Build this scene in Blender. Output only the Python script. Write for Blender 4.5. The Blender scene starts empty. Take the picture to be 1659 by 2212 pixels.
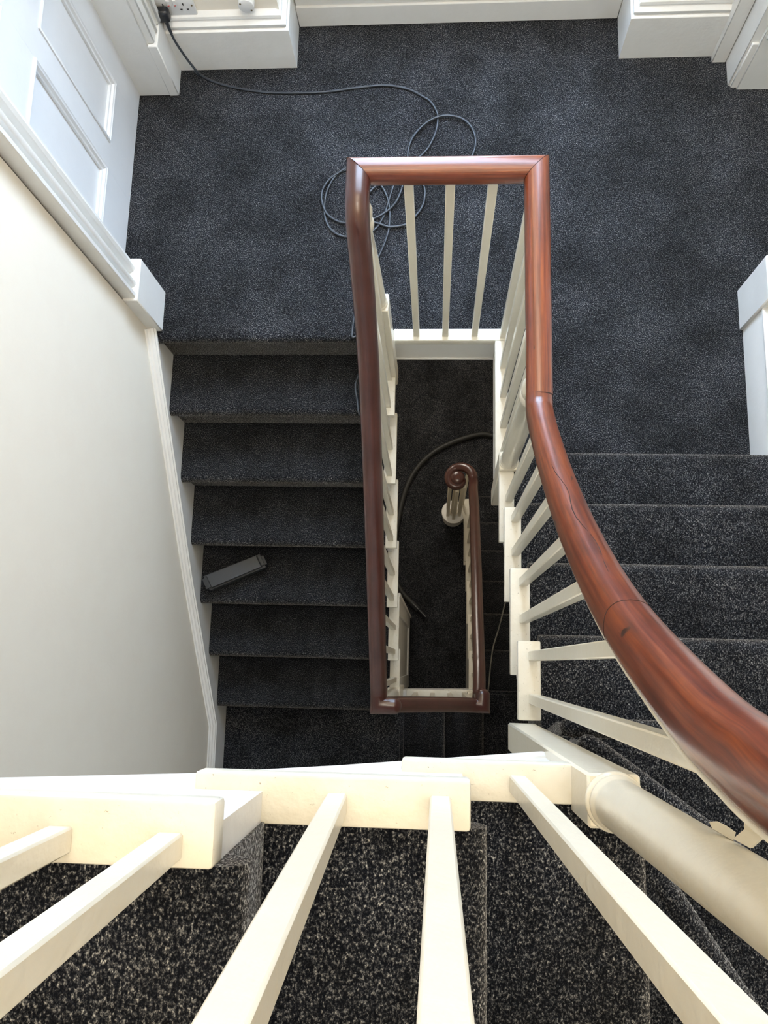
import bpy, bmesh, math, random
from mathutils import Vector, Matrix
random.seed(7)
C = bpy.context.scene.collection
sc = bpy.context.scene
# ------------------------------------------------------------------ camera
# world: X right, Y towards the window wall, Z up; landing carpet at Z = 0; lens 2.5 m above it
W, H, F = 1659.0, 2212.0, 1725.0
R = Matrix(((0.99780231, 0.02479043, -0.06144903),
            (0.01287386, -0.98223381, -0.18721914),
            (-0.06499855, 0.1860166, -0.98039431)))      # rows: image right, image down, view axis
EYE = Vector((0, 0, 2.5))
cam_data = bpy.data.cameras.new('camera')
cam = bpy.data.objects.new('camera', cam_data); C.objects.link(cam)
cam_data.sensor_fit = 'VERTICAL'; cam_data.sensor_height = 36.0
cam_data.lens = 36.0 * F / H
cam_data.clip_start = 0.02
m3 = Matrix((R[0], -R[1], -R[2])).transposed()
cam.matrix_world = Matrix.Translation(EYE) @ m3.to_4x4()
sc.camera = cam
# ------------------------------------------------------------------ world, lights, exposure
wd = bpy.data.worlds.new('world'); sc.world = wd; wd.use_nodes = True
wd.node_tree.nodes['Background'].inputs[0].default_value = (0.62, 0.78, 1.0, 1)
wd.node_tree.nodes['Background'].inputs[1].default_value = 1.0
def area(name, loc, target, sx, sy, power, col):
    l = bpy.data.lights.new(name, 'AREA'); l.shape = 'RECTANGLE'; l.size = sx; l.size_y = sy
    l.energy = power; l.color = col
    o = bpy.data.objects.new(name, l); C.objects.link(o); o.location = loc
    o.rotation_euler = (Vector(target) - Vector(loc)).to_track_quat('-Z', 'Y').to_euler()
    return o
area('window_daylight', (0.05, 2.50, 1.42), (0.05, 0.6, 0.2), 0.95, 2.15, 103, (0.60, 0.77, 1.0))
area('upper_window_daylight', (0.0, 2.05, 5.0), (0.0, -0.1, 1.2), 1.4, 1.3, 38, (1.0, 0.90, 0.72))
area('riser_fill_light', (0.2, -0.85, 5.6), (0.0, 1.1, 0.0), 1.2, 1.2, 40, (1.0, 0.88, 0.68))  # added warm fill from the front wall to brighten risers; no window here
area('skylight_daylight', (0.25, 0.25, 8.2), (0.0, 0.2, 0), 1.3, 1.5, 118, (1.0, 0.91, 0.75))
area('doorway_daylight', (1.62, 1.6, 1.3), (0.0, 0.9, 0.1), 0.7, 1.5, 2.5, (0.80, 0.88, 1.0))
area('lower_well_fill', (-0.3, 2.6, -0.75), (0, 0.9, -3.0), 0.6, 0.6, 20, (1.0, 0.92, 0.80))  # unseen fill added to lift the lower storey of the well
vs = sc.view_settings
vs.view_transform = 'Standard'; vs.look = 'None'; vs.exposure = 0.0; vs.gamma = 1.0
vs.use_curve_mapping = False

# a photograph pixel (1659 x 2212) turned into the point of the place it shows, on a plane of known position
def ray(px, py):
    c = Vector(((px - W / 2) / F, (py - H / 2) / F, 1.0))
    return R.transposed() @ c
def at(px, py, Z):
    d = ray(px, py); return EYE + d * ((Z - EYE.z) / d.z)

# ------------------------------------------------------------------ materials
def mat(name, col, rough=0.5, spec=0.5, coat=0.0, sheen=0.0, metal=0.0):
    m = bpy.data.materials.new(name); m.use_nodes = True
    b = m.node_tree.nodes['Principled BSDF']
    b.inputs['Base Color'].default_value = (*col, 1)
    b.inputs['Roughness'].default_value = rough
    b.inputs['Specular IOR Level'].default_value = spec
    b.inputs['Coat Weight'].default_value = coat
    b.inputs['Coat Roughness'].default_value = 0.12
    b.inputs['Sheen Weight'].default_value = sheen
    b.inputs['Metallic'].default_value = metal
    return m, m.node_tree, b
def nn(t, k, **kw):
    n = t.nodes.new(k)
    for a, v in kw.items(): setattr(n, a, v)
    return n
def coords(t, scale=(1, 1, 1), which='Object'):
    tc = nn(t, 'ShaderNodeTexCoord'); mp = nn(t, 'ShaderNodeMapping')
    mp.inputs['Scale'].default_value = scale
    t.links.new(tc.outputs[which], mp.inputs[0]); return mp.outputs[0]
def noise(t, vec, scale, detail=2, rough=0.5):
    n = nn(t, 'ShaderNodeTexNoise'); n.inputs['Scale'].default_value = scale
    n.inputs['Detail'].default_value = detail; n.inputs['Roughness'].default_value = rough
    t.links.new(vec, n.inputs['Vector']); return n.outputs['Fac']
def ramp(t, fac, stops):
    r = nn(t, 'ShaderNodeValToRGB'); e = r.color_ramp.elements
    while len(e) < len(stops): e.new(0.5)
    for i, (p, c) in enumerate(stops):
        e[i].position = p; e[i].color = (*c, 1) if len(c) == 3 else c
    t.links.new(fac, r.inputs[0]); return r.outputs[0]
def mix(t, fac, a, b, mode='MIX'):
    m = nn(t, 'ShaderNodeMix', data_type='RGBA', blend_type=mode)
    if isinstance(fac, float): m.inputs[0].default_value = fac
    else: t.links.new(fac, m.inputs[0])
    for s, v in ((6, a), (7, b)):
        if isinstance(v, tuple): m.inputs[s].default_value = (*v, 1)
        else: t.links.new(v, m.inputs[s])
    return m.outputs[2]
def bump(t, b, h, strength, dist):
    n = nn(t, 'ShaderNodeBump'); n.inputs['Strength'].default_value = strength
    n.inputs['Distance'].default_value = dist
    t.links.new(h, n.inputs['Height']); t.links.new(n.outputs[0], b.inputs['Normal'])

def paint(name, c1, c2, rough, bs=0.25):
    m, t, b = mat(name, c1, rough)
    v = coords(t)
    t.links.new(ramp(t, noise(t, v, 9, 4, 0.6), [(0.35, c2), (0.6, c1)]), b.inputs['Base Color'])
    bump(t, b, noise(t, v, 60, 3), bs, 0.003)
    return m
M_WHITE = paint('white_gloss_paint', (0.82, 0.76, 0.625), (0.79, 0.73, 0.595), 0.28, 0.35)
M_TRIM = paint('white_satin_paint', (0.80, 0.79, 0.76), (0.77, 0.76, 0.73), 0.4, 0.25)
M_DOOR = paint('white_door_paint', (0.74, 0.745, 0.75), (0.72, 0.725, 0.73), 0.35, 0.15)
M_WALL = paint('cream_wall_emulsion', (0.88, 0.815, 0.70), (0.87, 0.80, 0.685), 0.75, 0.12)
M_CEIL = paint('white_ceiling_emulsion', (0.8, 0.79, 0.76), (0.79, 0.78, 0.75), 0.8, 0.1)

def worn_paint():       # tread returns: fine cracks and little dark marks in the old paint
    m, t, b = mat('worn_white_paint', (0.80, 0.775, 0.69), 0.35)
    v = coords(t)
    v2 = coords(t, (1.0, 1.0, 1.0))
    base = ramp(t, noise(t, v, 14, 4, 0.6), [(0.35, (0.75, 0.71, 0.60)), (0.6, (0.81, 0.775, 0.675))])
    sp = ramp(t, noise(t, v2, 170, 3, 0.7), [(0.27, (0.35, 0.31, 0.25)), (0.33, (1, 1, 1))])
    t.links.new(mix(t, 0.8, base, sp, 'MULTIPLY'), b.inputs['Base Color'])
    bump(t, b, noise(t, v, 55, 4), 0.4, 0.003)
    return m
M_WORN = worn_paint()

def carpet():
    m, t, b = mat('charcoal_fleck_carpet', (0.02, 0.02, 0.022), 0.95, 0.1, sheen=1.0)
    v = coords(t)
    fl_ = noise(t, coords(t, (1.0, 0.72, 0.9)), 430, 2.5, 0.70)
    fleck = ramp(t, fl_, [(0.40, (0.0022, 0.0029, 0.0052)), (0.49, (0.0068, 0.0078, 0.0115)),
                          (0.565, (0.033, 0.035, 0.040)), (0.645, (0.135, 0.137, 0.14)), (0.75, (0.40, 0.395, 0.37))])
    trod = ramp(t, noise(t, v, 5, 6, 0.68), [(0.36, (0.58, 0.58, 0.58)), (0.50, (1.0, 1.0, 1.0)), (0.64, (1.55, 1.55, 1.55))])
    t.links.new(mix(t, 1.0, fleck, trod, 'MULTIPLY'), b.inputs['Base Color'])
    b.inputs['Sheen Roughness'].default_value = 0.38
    t.links.new(ramp(t, fl_, [(0.42, (0.10, 0.095, 0.09)), (0.52, (0.30, 0.285, 0.26)), (0.62, (1.0, 0.96, 0.88))]), b.inputs['Sheen Tint'])
    bump(t, b, fl_, 0.8, 0.0035)
    return m
M_CARPET = carpet()

def wood(name, dark, mid, light, rough, coat):
    m, t, b = mat(name, mid, rough, 0.5, coat)
    v = coords(t, (14.0, 2.2, 1.0), 'UV')
    g = noise(t, v, 2.2, 7, 0.66)
    col = ramp(t, g, [(0.28, dark), (0.5, mid), (0.72, light)])
    v3 = coords(t)
    big = ramp(t, noise(t, v3, 9, 3, 0.6), [(0.3, (0.72, 0.66, 0.62)), (0.6, (1.05, 1.05, 1.05))])
    col = mix(t, 1.0, col, big, 'MULTIPLY')
    t.links.new(col, b.inputs['Base Color'])
    b.inputs['Coat Roughness'].default_value = 0.2
    bump(t, b, noise(t, v, 22, 4), 0.05, 0.002)
    return m, t, b, v3, col
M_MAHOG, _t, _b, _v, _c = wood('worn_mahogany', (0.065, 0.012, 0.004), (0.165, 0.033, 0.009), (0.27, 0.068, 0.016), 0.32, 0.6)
# scratches and small pale chips in the worn rail
_w = nn(_t, 'ShaderNodeTexNoise'); _w.inputs['Scale'].default_value = 46; _w.inputs['Detail'].default_value = 3
_t.links.new(coords(_t, (3.4, 0.5, 0.5)), _w.inputs['Vector'])
_chip = ramp(_t, _w.outputs['Fac'], [(0.76, (0, 0, 0)), (0.80, (1, 1, 1))])
_dk = nn(_t, 'ShaderNodeTexNoise'); _dk.inputs['Scale'].default_value = 60; _dk.inputs['Detail'].default_value = 2
_t.links.new(coords(_t, (1.0, 0.3, 0.3)), _dk.inputs['Vector'])
_dark = ramp(_t, _dk.outputs['Fac'], [(0.255, (1, 1, 1)), (0.29, (0, 0, 0))])
_c2 = mix(_t, _chip, _c, (0.5, 0.25, 0.12))
_c3 = mix(_t, _dark, _c2, (0.03, 0.008, 0.004))
_t.links.new(_c3, _b.inputs['Base Color'])
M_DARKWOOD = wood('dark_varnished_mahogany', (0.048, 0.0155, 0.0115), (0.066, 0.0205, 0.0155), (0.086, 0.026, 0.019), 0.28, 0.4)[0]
M_CRACK = mat('dark_joint_line', (0.02, 0.007, 0.004), 0.8)[0]
M_CORD = mat('slate_rubber_cord', (0.026, 0.032, 0.041), 0.42)[0]
M_HOSE = mat('black_ribbed_hose', (0.016, 0.017, 0.016), 0.5)[0]
M_BLACK = mat('black_plastic', (0.012, 0.013, 0.016), 0.3)[0]
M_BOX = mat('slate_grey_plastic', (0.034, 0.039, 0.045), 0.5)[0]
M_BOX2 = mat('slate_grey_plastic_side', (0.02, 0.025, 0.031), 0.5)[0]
M_SOCK = mat('white_socket_plastic', (0.78, 0.78, 0.77), 0.3)[0]
M_RED = mat('red_neon_mark', (0.6, 0.05, 0.03), 0.4)[0]
M_SCREW = mat('brass_screw', (0.25, 0.2, 0.12), 0.4, metal=0.8)[0]
_g, _gt, _gb = mat('window_glass', (1, 1, 1), 0.02); _gb.inputs['Transmission Weight'].default_value = 1.0; _gb.inputs['IOR'].default_value = 1.02
M_GLASS = _g

# ------------------------------------------------------------------ builders
def finish(bm, ang=38):
    bmesh.ops.recalc_face_normals(bm, faces=bm.faces)
    for f in bm.faces: f.smooth = True
    for e in bm.edges:
        if len(e.link_faces) == 2:
            if e.calc_face_angle(0) > math.radians(ang): e.smooth = False
        else: e.smooth = False
def obj(name, bm, m, parent=None, origin=None, ang=38):
    finish(bm, ang)
    me = bpy.data.meshes.new(name)
    if origin is None:
        if bm.verts:
            xs = [v.co for v in bm.verts]
            origin = Vector((sum(v.x for v in xs) / len(xs), sum(v.y for v in xs) / len(xs), min(v.z for v in xs)))
        else: origin = Vector()
    origin = Vector(origin)
    bmesh.ops.translate(bm, verts=bm.verts, vec=-origin)
    bm.to_mesh(me); bm.free()
    for mm in (m if isinstance(m, (list, tuple)) else [m]): me.materials.append(mm)
    o = bpy.data.objects.new(name, me); C.objects.link(o)
    if parent:
        o.parent = parent
        pw = Vector(parent.get('org', (0, 0, 0)))
        o.location = origin - pw
    else: o.location = origin
    o['org'] = tuple(origin)
    return o
def thing(name, label, cat, loc=(0, 0, 0), group=None, kind=None):
    o = bpy.data.objects.new(name, None); C.objects.link(o); o.location = loc
    o['org'] = tuple(loc); o.empty_display_size = 0.05
    tag(o, label, cat, group, kind); return o
def tag(o, label=None, cat=None, group=None, kind=None):
    if label: o['label'] = label
    if cat: o['category'] = cat
    if group: o['group'] = group
    if kind: o['kind'] = kind
    return o
def structure(name, bm, m, label, cat):
    return tag(obj(name, bm, m), label, cat, kind='structure')
def box(bm, x0, x1, y0, y1, z0, z1, bev=0.0, seg=1):
    r = bmesh.ops.create_cube(bm, size=1.0)['verts']
    for v in r:
        v.co = Vector(((x0 + x1) / 2 + v.co.x * (x1 - x0), (y0 + y1) / 2 + v.co.y * (y1 - y0), (z0 + z1) / 2 + v.co.z * (z1 - z0)))
    if bev:
        es = list({e for v in r for e in v.link_edges})
        bmesh.ops.bevel(bm, geom=es, offset=bev, segments=seg, affect='EDGES', profile=0.5)
    return bm
def B(*a, **k): return box(bmesh.new(), *a, **k)
def prism(bm, pts, vec, mi=0):
    vec = Vector(vec); n = len(pts)
    a = [bm.verts.new(Vector(p)) for p in pts]; b = [bm.verts.new(Vector(p) + vec) for p in pts]
    fs = [bm.faces.new(a), bm.faces.new(b[::-1])]
    for i in range(n): fs.append(bm.faces.new((a[i], b[i], b[(i + 1) % n], a[(i + 1) % n])))
    for f in fs: f.material_index = mi
    return fs
def frustum(bm, lo, hi):           # lo, hi: four points each
    a = [bm.verts.new(Vector(p)) for p in lo]; b = [bm.verts.new(Vector(p)) for p in hi]
    bm.faces.new(a); bm.faces.new(b[::-1])
    for i in range(4): bm.faces.new((a[i], b[i], b[(i + 1) % 4], a[(i + 1) % 4]))
def stick(base, top, w0, w1, bev=0.0018, d0=None, d1=None):
    """a square-section bar from base to top, sides along X and Y, slightly tapered"""
    bm = bmesh.new(); base = Vector(base); top = Vector(top); d0 = d0 or w0; d1 = d1 or w1
    def q(c, w, d): return [c + Vector((sx * w / 2, sy * d / 2, 0)) for sx, sy in ((-1, -1), (1, -1), (1, 1), (-1, 1))]
    frustum(bm, q(base, w0, d0), q(top, w1, d1))
    if bev: bmesh.ops.bevel(bm, geom=bm.edges[:], offset=bev, segments=1, affect='EDGES')
    return bm
def lathe(bm, base, prof, n=28, axis=Vector((0, 0, 1))):
    """prof: list of (radius, height); axis may lean"""
    base = Vector(base); axis = Vector(axis); rings = []
    for r, h in prof:
        c = base + axis * h
        rings.append([bm.verts.new(c + Vector((r * math.cos(2 * math.pi * i / n), r * math.sin(2 * math.pi * i / n), 0))) for i in range(n)])
    for a, b in zip(rings, rings[1:]):
        for i in range(n): bm.faces.new((a[i], a[(i + 1) % n], b[(i + 1) % n], b[i]))
    bm.faces.new(rings[0][::-1]); bm.faces.new(rings[-1]); return bm
RAILPROF = []
def railprof(w, h, n=24):
    out = []
    for i in range(n):
        a = 2 * math.pi * i / n
        x = math.cos(a); y = math.sin(a)
        ex = 0.86 if y > 0 else 0.62
        out.append((w / 2 * math.copysign(abs(x) ** ex, x), h / 2 * math.copysign(abs(y) ** ex, y)))
    return out
def sweep(bm, pts, prof, cap=True, side0=None, scales=None, m0=0.0):
    """sweep a closed (side, up) profile along a path; mitres at sharp plan corners; writes UV (u round, v metres along)"""
    pts = [Vector(p) for p in pts]; n = len(pts); m = len(prof)
    uvl = bm.loops.layers.uv.verify()
    hs = []
    last = side0
    for i in range(n - 1):
        d = pts[i + 1] - pts[i]; h = Vector((d.x, d.y, 0))
        if h.length < 0.25 * abs(d.z) * 0.2 or h.length < 1e-5: hs.append(None)
        else: hs.append(Vector((h.y, -h.x, 0)).normalized())
    for i in range(len(hs)):
        if hs[i] is None: hs[i] = (hs[i - 1] if i and hs[i - 1] else next((x for x in hs if x), Vector(side0 or (1, 0, 0))))
    rings = []; L = [0.0]
    for i in range(1, n): L.append(L[-1] + (pts[i] - pts[i - 1]).length)
    for i in range(n):
        a = hs[max(i - 1, 0)]; b = hs[min(i, n - 2)]
        s = (a + b); s = s.normalized() if s.length > 1e-4 else a
        k = 1.0 / max(0.6, s.dot(b))
        t0 = (pts[i] - pts[i - 1]).normalized() if i else (pts[1] - pts[0]).normalized()
        t1 = (pts[i + 1] - pts[i]).normalized() if i < n - 1 else t0
        u0 = b.cross(t1); u1 = a.cross(t0)
        # work with the profile's up vector averaged over the two segments
        u = (u0 + u1); u = u.normalized()
        ku = 1.0 / max(0.55, u.dot(u0))
        sc_ = scales[i] if scales else 1.0
        sk = t0 * m0 if i == 0 else Vector()
        rings.append([bm.verts.new(pts[i] + s * (x * k * sc_) + u * (y * min(ku, 1.3) * sc_) + sk * x) for x, y in prof])
    for i in range(n - 1):
        for j in range(m):
            q = (rings[i][j], rings[i][(j + 1) % m], rings[i + 1][(j + 1) % m], rings[i + 1][j])
            f = bm.faces.new(q)
            for lp, (uu, vv) in zip(f.loops, ((j / m, L[i]), ((j + 1) / m, L[i]), ((j + 1) / m, L[i + 1]), (j / m, L[i + 1]))):
                lp[uvl].uv = (uu, vv)
    if cap: bm.faces.new(rings[0][::-1]); bm.faces.new(rings[-1])
    return bm
def smoothpath(pts, sub=6):
    """Catmull-Rom through the points"""
    P = [Vector(p) for p in pts]; out = []
    for i in range(len(P) - 1):
        p0 = P[max(i - 1, 0)]; p1 = P[i]; p2 = P[i + 1]; p3 = P[min(i + 2, len(P) - 1)]
        for k in range(sub):
            t = k / sub
            out.append(0.5 * ((2 * p1) + (p2 - p0) * t + (2 * p0 - 5 * p1 + 4 * p2 - p3) * t * t + (3 * p1 - p0 - 3 * p2 + p3) * t ** 3))
    out.append(P[-1]); return out
def tube(bm, pts, r, n=10):
    """round tube with parallel transported frame"""
    pts = [Vector(p) for p in pts]; t = (pts[1] - pts[0]).normalized()
    u = t.orthogonal().normalized(); rings = []
    rr = r if isinstance(r, (list, tuple)) else [r] * len(pts)
    for i, p in enumerate(pts):
        d = ((pts[i + 1] - p) if i < len(pts) - 1 else (p - pts[i - 1])).normalized()
        u = (u - d * u.dot(d)).normalized(); w = d.cross(u)
        rings.append([bm.verts.new(p + (u * math.cos(2 * math.pi * k / n) + w * math.sin(2 * math.pi * k / n)) * rr[i]) for k in range(n)])
    for a, b in zip(rings, rings[1:]):
        for i in range(n): bm.faces.new((a[i], a[(i + 1) % n], b[(i + 1) % n], b[i]))
    bm.faces.new(rings[0][::-1]); bm.faces.new(rings[-1]); return bm

# ------------------------------------------------------------------ levels
RL = 0.1774           # rise of the stairs below the landing
RU = 0.1841           # rise of the stairs above it
GROUND = -17 * RL     # -3.016
XL, XR = -0.980, 1.000          # side walls
YF = -0.950                     # wall under the camera
YB = 2.135                      # window wall
TOP = 8.0

# ------------------------------------------------------------------ the room shell
bm = B(-1.30, 1.75, 1.0845, 2.40, -0.165, -0.0065)                       # landing, across the back
box(bm, 0.2105, 1.75, 0.607, 1.086, -0.165, -0.0065)                     # and down the right side
structure('floor', bm, M_CEIL, 'landing floor structure under the dark carpet at the top of the stairs', 'floor')
# carpet laid on the landing, with the rounded nosing over the first step down
bm = bmesh.new()
prof = [(2.33, 0.0), (1.078, 0.0), (1.066, -0.002), (1.058, -0.008), (1.055, -0.018), (1.058, -0.028), (1.067, -0.034), (1.0765, -0.04), (1.0765, -RL + 0.002), (1.084, -RL + 0.002), (1.084, -0.006), (2.33, -0.006)]
prism(bm, [(-0.955, y, z) for y, z in prof], (0.955 - 0.199, 0, 0))
prism(bm, [(-0.199, y, z) for y, z in [(2.33, 0), (1.094, 0), (1.094, -0.006), (2.33, -0.006)]], (0.427, 0, 0))
prism(bm, [(0.228, y, z) for y, z in [(2.33, 0), (0.6, 0), (0.6, -0.006), (2.33, -0.006)]], (1.52, 0, 0))
prism(bm, [(-1.25, y, z) for y, z in [(2.0, 0), (1.18, 0), (1.18, -0.006), (2.0, -0.006)]], (0.295, 0, 0))
structure('floor', bm, M_CARPET, 'charcoal flecked carpet covering the landing around the stairwell', 'carpet')
structure('floor', B(-1.4, 1.75, YF - 0.3, 3.6, GROUND - 0.1, GROUND), M_CARPET, 'dark carpet on the hall floor at the bottom of the stairwell', 'floor')
# walls
bm = B(XL - 0.12, XL, YF - 0.1, 1.089, GROUND, TOP)
structure('wall_left', bm, M_WALL, 'tall cream plaster wall beside the descending left flight', 'wall')
bm = B(XL - 0.20, XL - 0.115, 1.089, 3.6, GROUND, -0.165)
box(bm, -1.30, -0.960, 1.089, 2.30, 2.02, TOP); box(bm, -1.30, -1.12, 1.0, 2.3, -0.165, 2.02)
structure('wall_left', bm, M_WALL, 'cream wall above the panelled door at the left of the landing', 'wall')
bm = B(XR, XR + 0.12, YF - 0.1, 1.226, GROUND, TOP)
box(bm, XR, XR + 0.12, 1.226, 1.985, 2.02, TOP)
box(bm, XR + 0.0, XR + 0.12, 1.226, 3.6, GROUND, -0.165)
structure('wall_right', bm, M_WALL, 'cream wall on the right of the landing with an open doorway', 'wall')
bm = B(1.70, 1.78, 1.0, 2.4, -0.165, 2.6); box(bm, XR + 0.12, 1.75, 1.10, 1.18, -0.0, 2.6); box(bm, XR + 0.0, 1.75, 1.0, 2.4, 2.5, 2.6)
structure('wall_right', bm, M_WALL, 'wall of the small lobby beyond the right doorway', 'wall')
structure('wall_front', B(XL - 0.12, XR + 0.12, YF - 0.12, YF, GROUND, TOP), M_WALL, 'cream wall behind the turning steps, under the viewer', 'wall')
bm = B(-1.30, -0.545, YB, 2.42, 0.0, TOP); box(bm, 0.640, 1.30, YB, 2.42, 0.0, TOP)                 # piers
box(bm, -0.545, 0.640, 2.29, 2.42, 0.0, 0.30); box(bm, -0.545, 0.640, 2.29, 2.42, 2.55, TOP)
box(bm, -0.545, -0.44, 2.29, 2.42, 0.30, 2.55); box(bm, 0.54, 0.640, 2.29, 2.42, 0.30, 2.55)
box(bm, -1.4, 1.75, 3.5, 3.6, GROUND, -0.165)
structure('wall_back', bm, M_WALL, 'cream window wall with two piers and a recess at the back of the landing', 'wall')
bm = B(-1.4, 1.75, 2.40, 3.6, -0.165, -0.1)
structure('ceiling', bm, M_CEIL, 'ceiling of the lower hall beyond the landing edge', 'ceiling')
bm = B(-1.35, XR + 0.2, YF - 0.1, -0.45, TOP, TOP + 0.1); box(bm, -1.35, XR + 0.2, 0.95, 2.42, TOP, TOP + 0.1)
box(bm, -1.35, -0.7, -0.45, 0.95, TOP, TOP + 0.1); box(bm, 0.7, XR + 0.2, -0.45, 0.95, TOP, TOP + 0.1)
structure('ceiling', bm, M_CEIL, 'white ceiling high above the stairwell with a skylight opening', 'ceiling')
# window in the recess (above the frame of the photograph)
w = thing('window_1', 'white sash window in the recess above the back of the landing', 'window', (0.05, 2.33, 0.30), kind='structure')
bm = bmesh.new()
for a in ((-0.44, 0.54, 0.30, 0.36), (-0.44, 0.54, 2.49, 2.55), (-0.44, -0.39, 0.36, 2.49), (0.49, 0.54, 0.36, 2.49), (-0.39, 0.49, 1.45, 1.50)):
    box(bm, a[0], a[1], 2.31, 2.36, a[2], a[3], 0.003)
obj('window_frame', bm, M_TRIM, w)
obj('pane', B(-0.39, 0.49, 2.335, 2.339, 0.36, 1.45), M_GLASS, w); obj('pane', B(-0.39, 0.49, 2.335, 2.339, 1.50, 2.49), M_GLASS, w)
obj('window_sill', B(-0.47, 0.57, 2.24, 2.34, 0.27, 0.30, 0.005), M_TRIM, w)

# ------------------------------------------------------------------ skirtings, casings and doors of the landing
SK = [(0, 0), (0, 0.172), (0.004, 0.176), (0.010, 0.178), (0.006, 0.184), (0.006, 0.192), (0.015, 0.197), (0.022, 0.204), (0.018, 0.208), (0.020, 0.217), (0.030, 0.224), (0.037, 0.228), (0.037, 0)]
def skirt(bm, x0, x1, y, h=1.0, prof=SK):
    prism(bm, [(x0, y + d, z * h) for d, z in prof], (x1 - x0, 0, 0))
bm = bmesh.new(); sweep(bm, [(-0.944, 2.098, 0), (-0.5195, 2.098, 0), (-0.5195, 2.266, 0)], [(-d, z) for d, z in SK])
structure('baseboard_back', bm, M_TRIM, 'tall white moulded skirting on the left pier below the socket', 'skirting board')
bm = B(-0.5195, 0.620, 2.2645, 2.30, 0.0, 0.090, 0.004); box(bm, -0.5195, 0.620, 2.272, 2.30, 0.088, 0.125, 0.004)
structure('baseboard_back', bm, M_TRIM, 'plain low white board along the window recess', 'skirting board')
bm = bmesh.new(); sweep(bm, [(0.620, 2.266, 0), (0.620, 2.1045, 0), (0.9355, 2.1045, 0)], [(-d, z * 1.02) for d, z in SK])
structure('baseboard_back', bm, M_TRIM, 'tall white moulded skirting on the right pier with flaked paint', 'skirting board')
# left door
# left casing: deep plain jamb facing the viewer, then plinth and moulded architrave on its right edge
bm = B(-1.093, -0.975, 1.9955, 2.14, 0.0, 2.02, 0.003)
structure('trim_1', bm, M_TRIM, 'deep white door jamb at the far side of the left door', 'door frame')
bm = B(-0.978, -0.944, 1.993, 2.112, 0.0, 0.236, 0.003)
box(bm, -0.985, -0.952, 2.003, 2.108, 0.236, 2.0, 0.004); box(bm, -0.975, -0.945, 2.04, 2.055, 0.236, 2.0, 0.005); box(bm, -0.975, -0.938, 2.075, 2.108, 0.236, 2.0, 0.006)
structure('trim_2', bm, M_TRIM, 'plinth block and moulded architrave left of the socket pier', 'door frame')
# near casing: plinth block and fluted architrave between the door and the cream wall
bm = B(-0.985, -0.935, 1.089, 1.232, 0.0, 0.235, 0.003)
structure('trim_3', bm, M_TRIM, 'smooth white plinth block at the head of the left flight', 'plinth block')
bm = bmesh.new()
AP = [(-0.985, 1.097), (-0.946, 1.097), (-0.942, 1.101), (-0.942, 1.112), (-0.950, 1.116), (-0.965, 1.122), (-0.965, 1.131), (-0.949, 1.135), (-0.945, 1.141), (-0.945, 1.150), (-0.952, 1.155), (-0.968, 1.162), (-0.976, 1.178), (-0.962, 1.184), (-0.955, 1.188), (-0.951, 1.198), (-0.955, 1.206), (-0.964, 1.210), (-0.964, 1.222), (-0.985, 1.222)]
prism(bm, [(x, y, 0.235) for x, y in AP], (0, 0, 1.82))
structure('trim_4', bm, M_TRIM, 'fluted white door architrave rising above the left plinth block', 'architrave')
structure('trim_5', B(-1.12, -0.98, 1.195, 1.232, 0.0, 2.02, 0.002), M_TRIM, 'white jamb lining behind the near plinth block', 'door frame')
d = thing('door_1', 'white closed panelled door at the left of the landing', 'door', (-1.1, 1.61, 0.006), kind='structure')
bm = bmesh.new()
Y0, Y1, XD = 1.232, 1.996, -1.088
PAN = [(1.305, 1.570, 0.206, 0.690), (1.660, 1.882, 0.206, 0.690), (1.305, 1.570, 0.86, 1.80), (1.660, 1.882, 0.86, 1.80)]
for y0, y1 in ((Y0, 1.305), (1.570, 1.660), (1.882, Y1)): box(bm, XD - 0.04, XD, y0, y1, 0.006, 1.99)
for z0, z1 in ((0.006, 0.206), (0.690, 0.86), (1.80, 1.99)):
    box(bm, XD - 0.039, XD - 0.0002, 1.304, 1.571, z0, z1); box(bm, XD - 0.039, XD - 0.0002, 1.659, 1.883, z0, z1)
obj('door_frame_rails', bm, M_DOOR, d)
for (y0, y1, z0, z1) in PAN:
    p = obj('door_panel', B(XD - 0.030, XD - 0.014, y0, y1, z0, z1), M_DOOR, d)
    bm = bmesh.new()
    pr = [(0, -0.001), (0, 0.004), (0.004, 0.006), (0.008, 0.003), (0.012, 0.003), (0.016, -0.004), (0.021, -0.006), (0.021, -0.014), (0, -0.014)]
    rings = [[bm.verts.new((XD + t, yy, zz)) for yy, zz in ((y0 + s_, z0 + s_), (y1 - s_, z0 + s_), (y1 - s_, z1 - s_), (y0 + s_, z1 - s_))] for s_, t in pr[:-1]]
    for ra, rb in zip(rings, rings[1:]):
        for q_ in range(4): bm.faces.new((ra[q_], ra[(q_ + 1) % 4], rb[(q_ + 1) % 4], rb[q_]))
    obj('panel_moulding', bm, M_DOOR, p)
# right doorway
bm = B(0.9355, 0.983, 2.0785, 2.135, 0.0, 2.05, 0.002)
structure('trim_6', bm, M_TRIM, 'narrow flat white casing strip beside the right pier', 'door frame')
bm = B(0.9845, 1.02, 1.985, 2.135, 0.0, 2.05, 0.002); box(bm, 1.013, 1.70, 1.970, 2.06, 0.0, 2.4, 0.002)
box(bm, 0.992, 1.016, 1.9775, 2.0, 0.0, 0.20, 0.003); box(bm, 1.02, 1.036, 1.955, 1.975, 0.235, 2.0, 0.004); box(bm, 1.05, 1.16, 1.950, 1.975, 0.235, 2.0, 0.004)
structure('trim_7', bm, M_TRIM, 'scuffed white jamb and plinth at the far side of the right doorway', 'door frame')
bm = B(0.974, 1.03, 1.087, 1.228, 0.0, 0.234, 0.004)
structure('trim_8', bm, M_TRIM, 'white plinth block on the right of the landing', 'plinth block')
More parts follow.
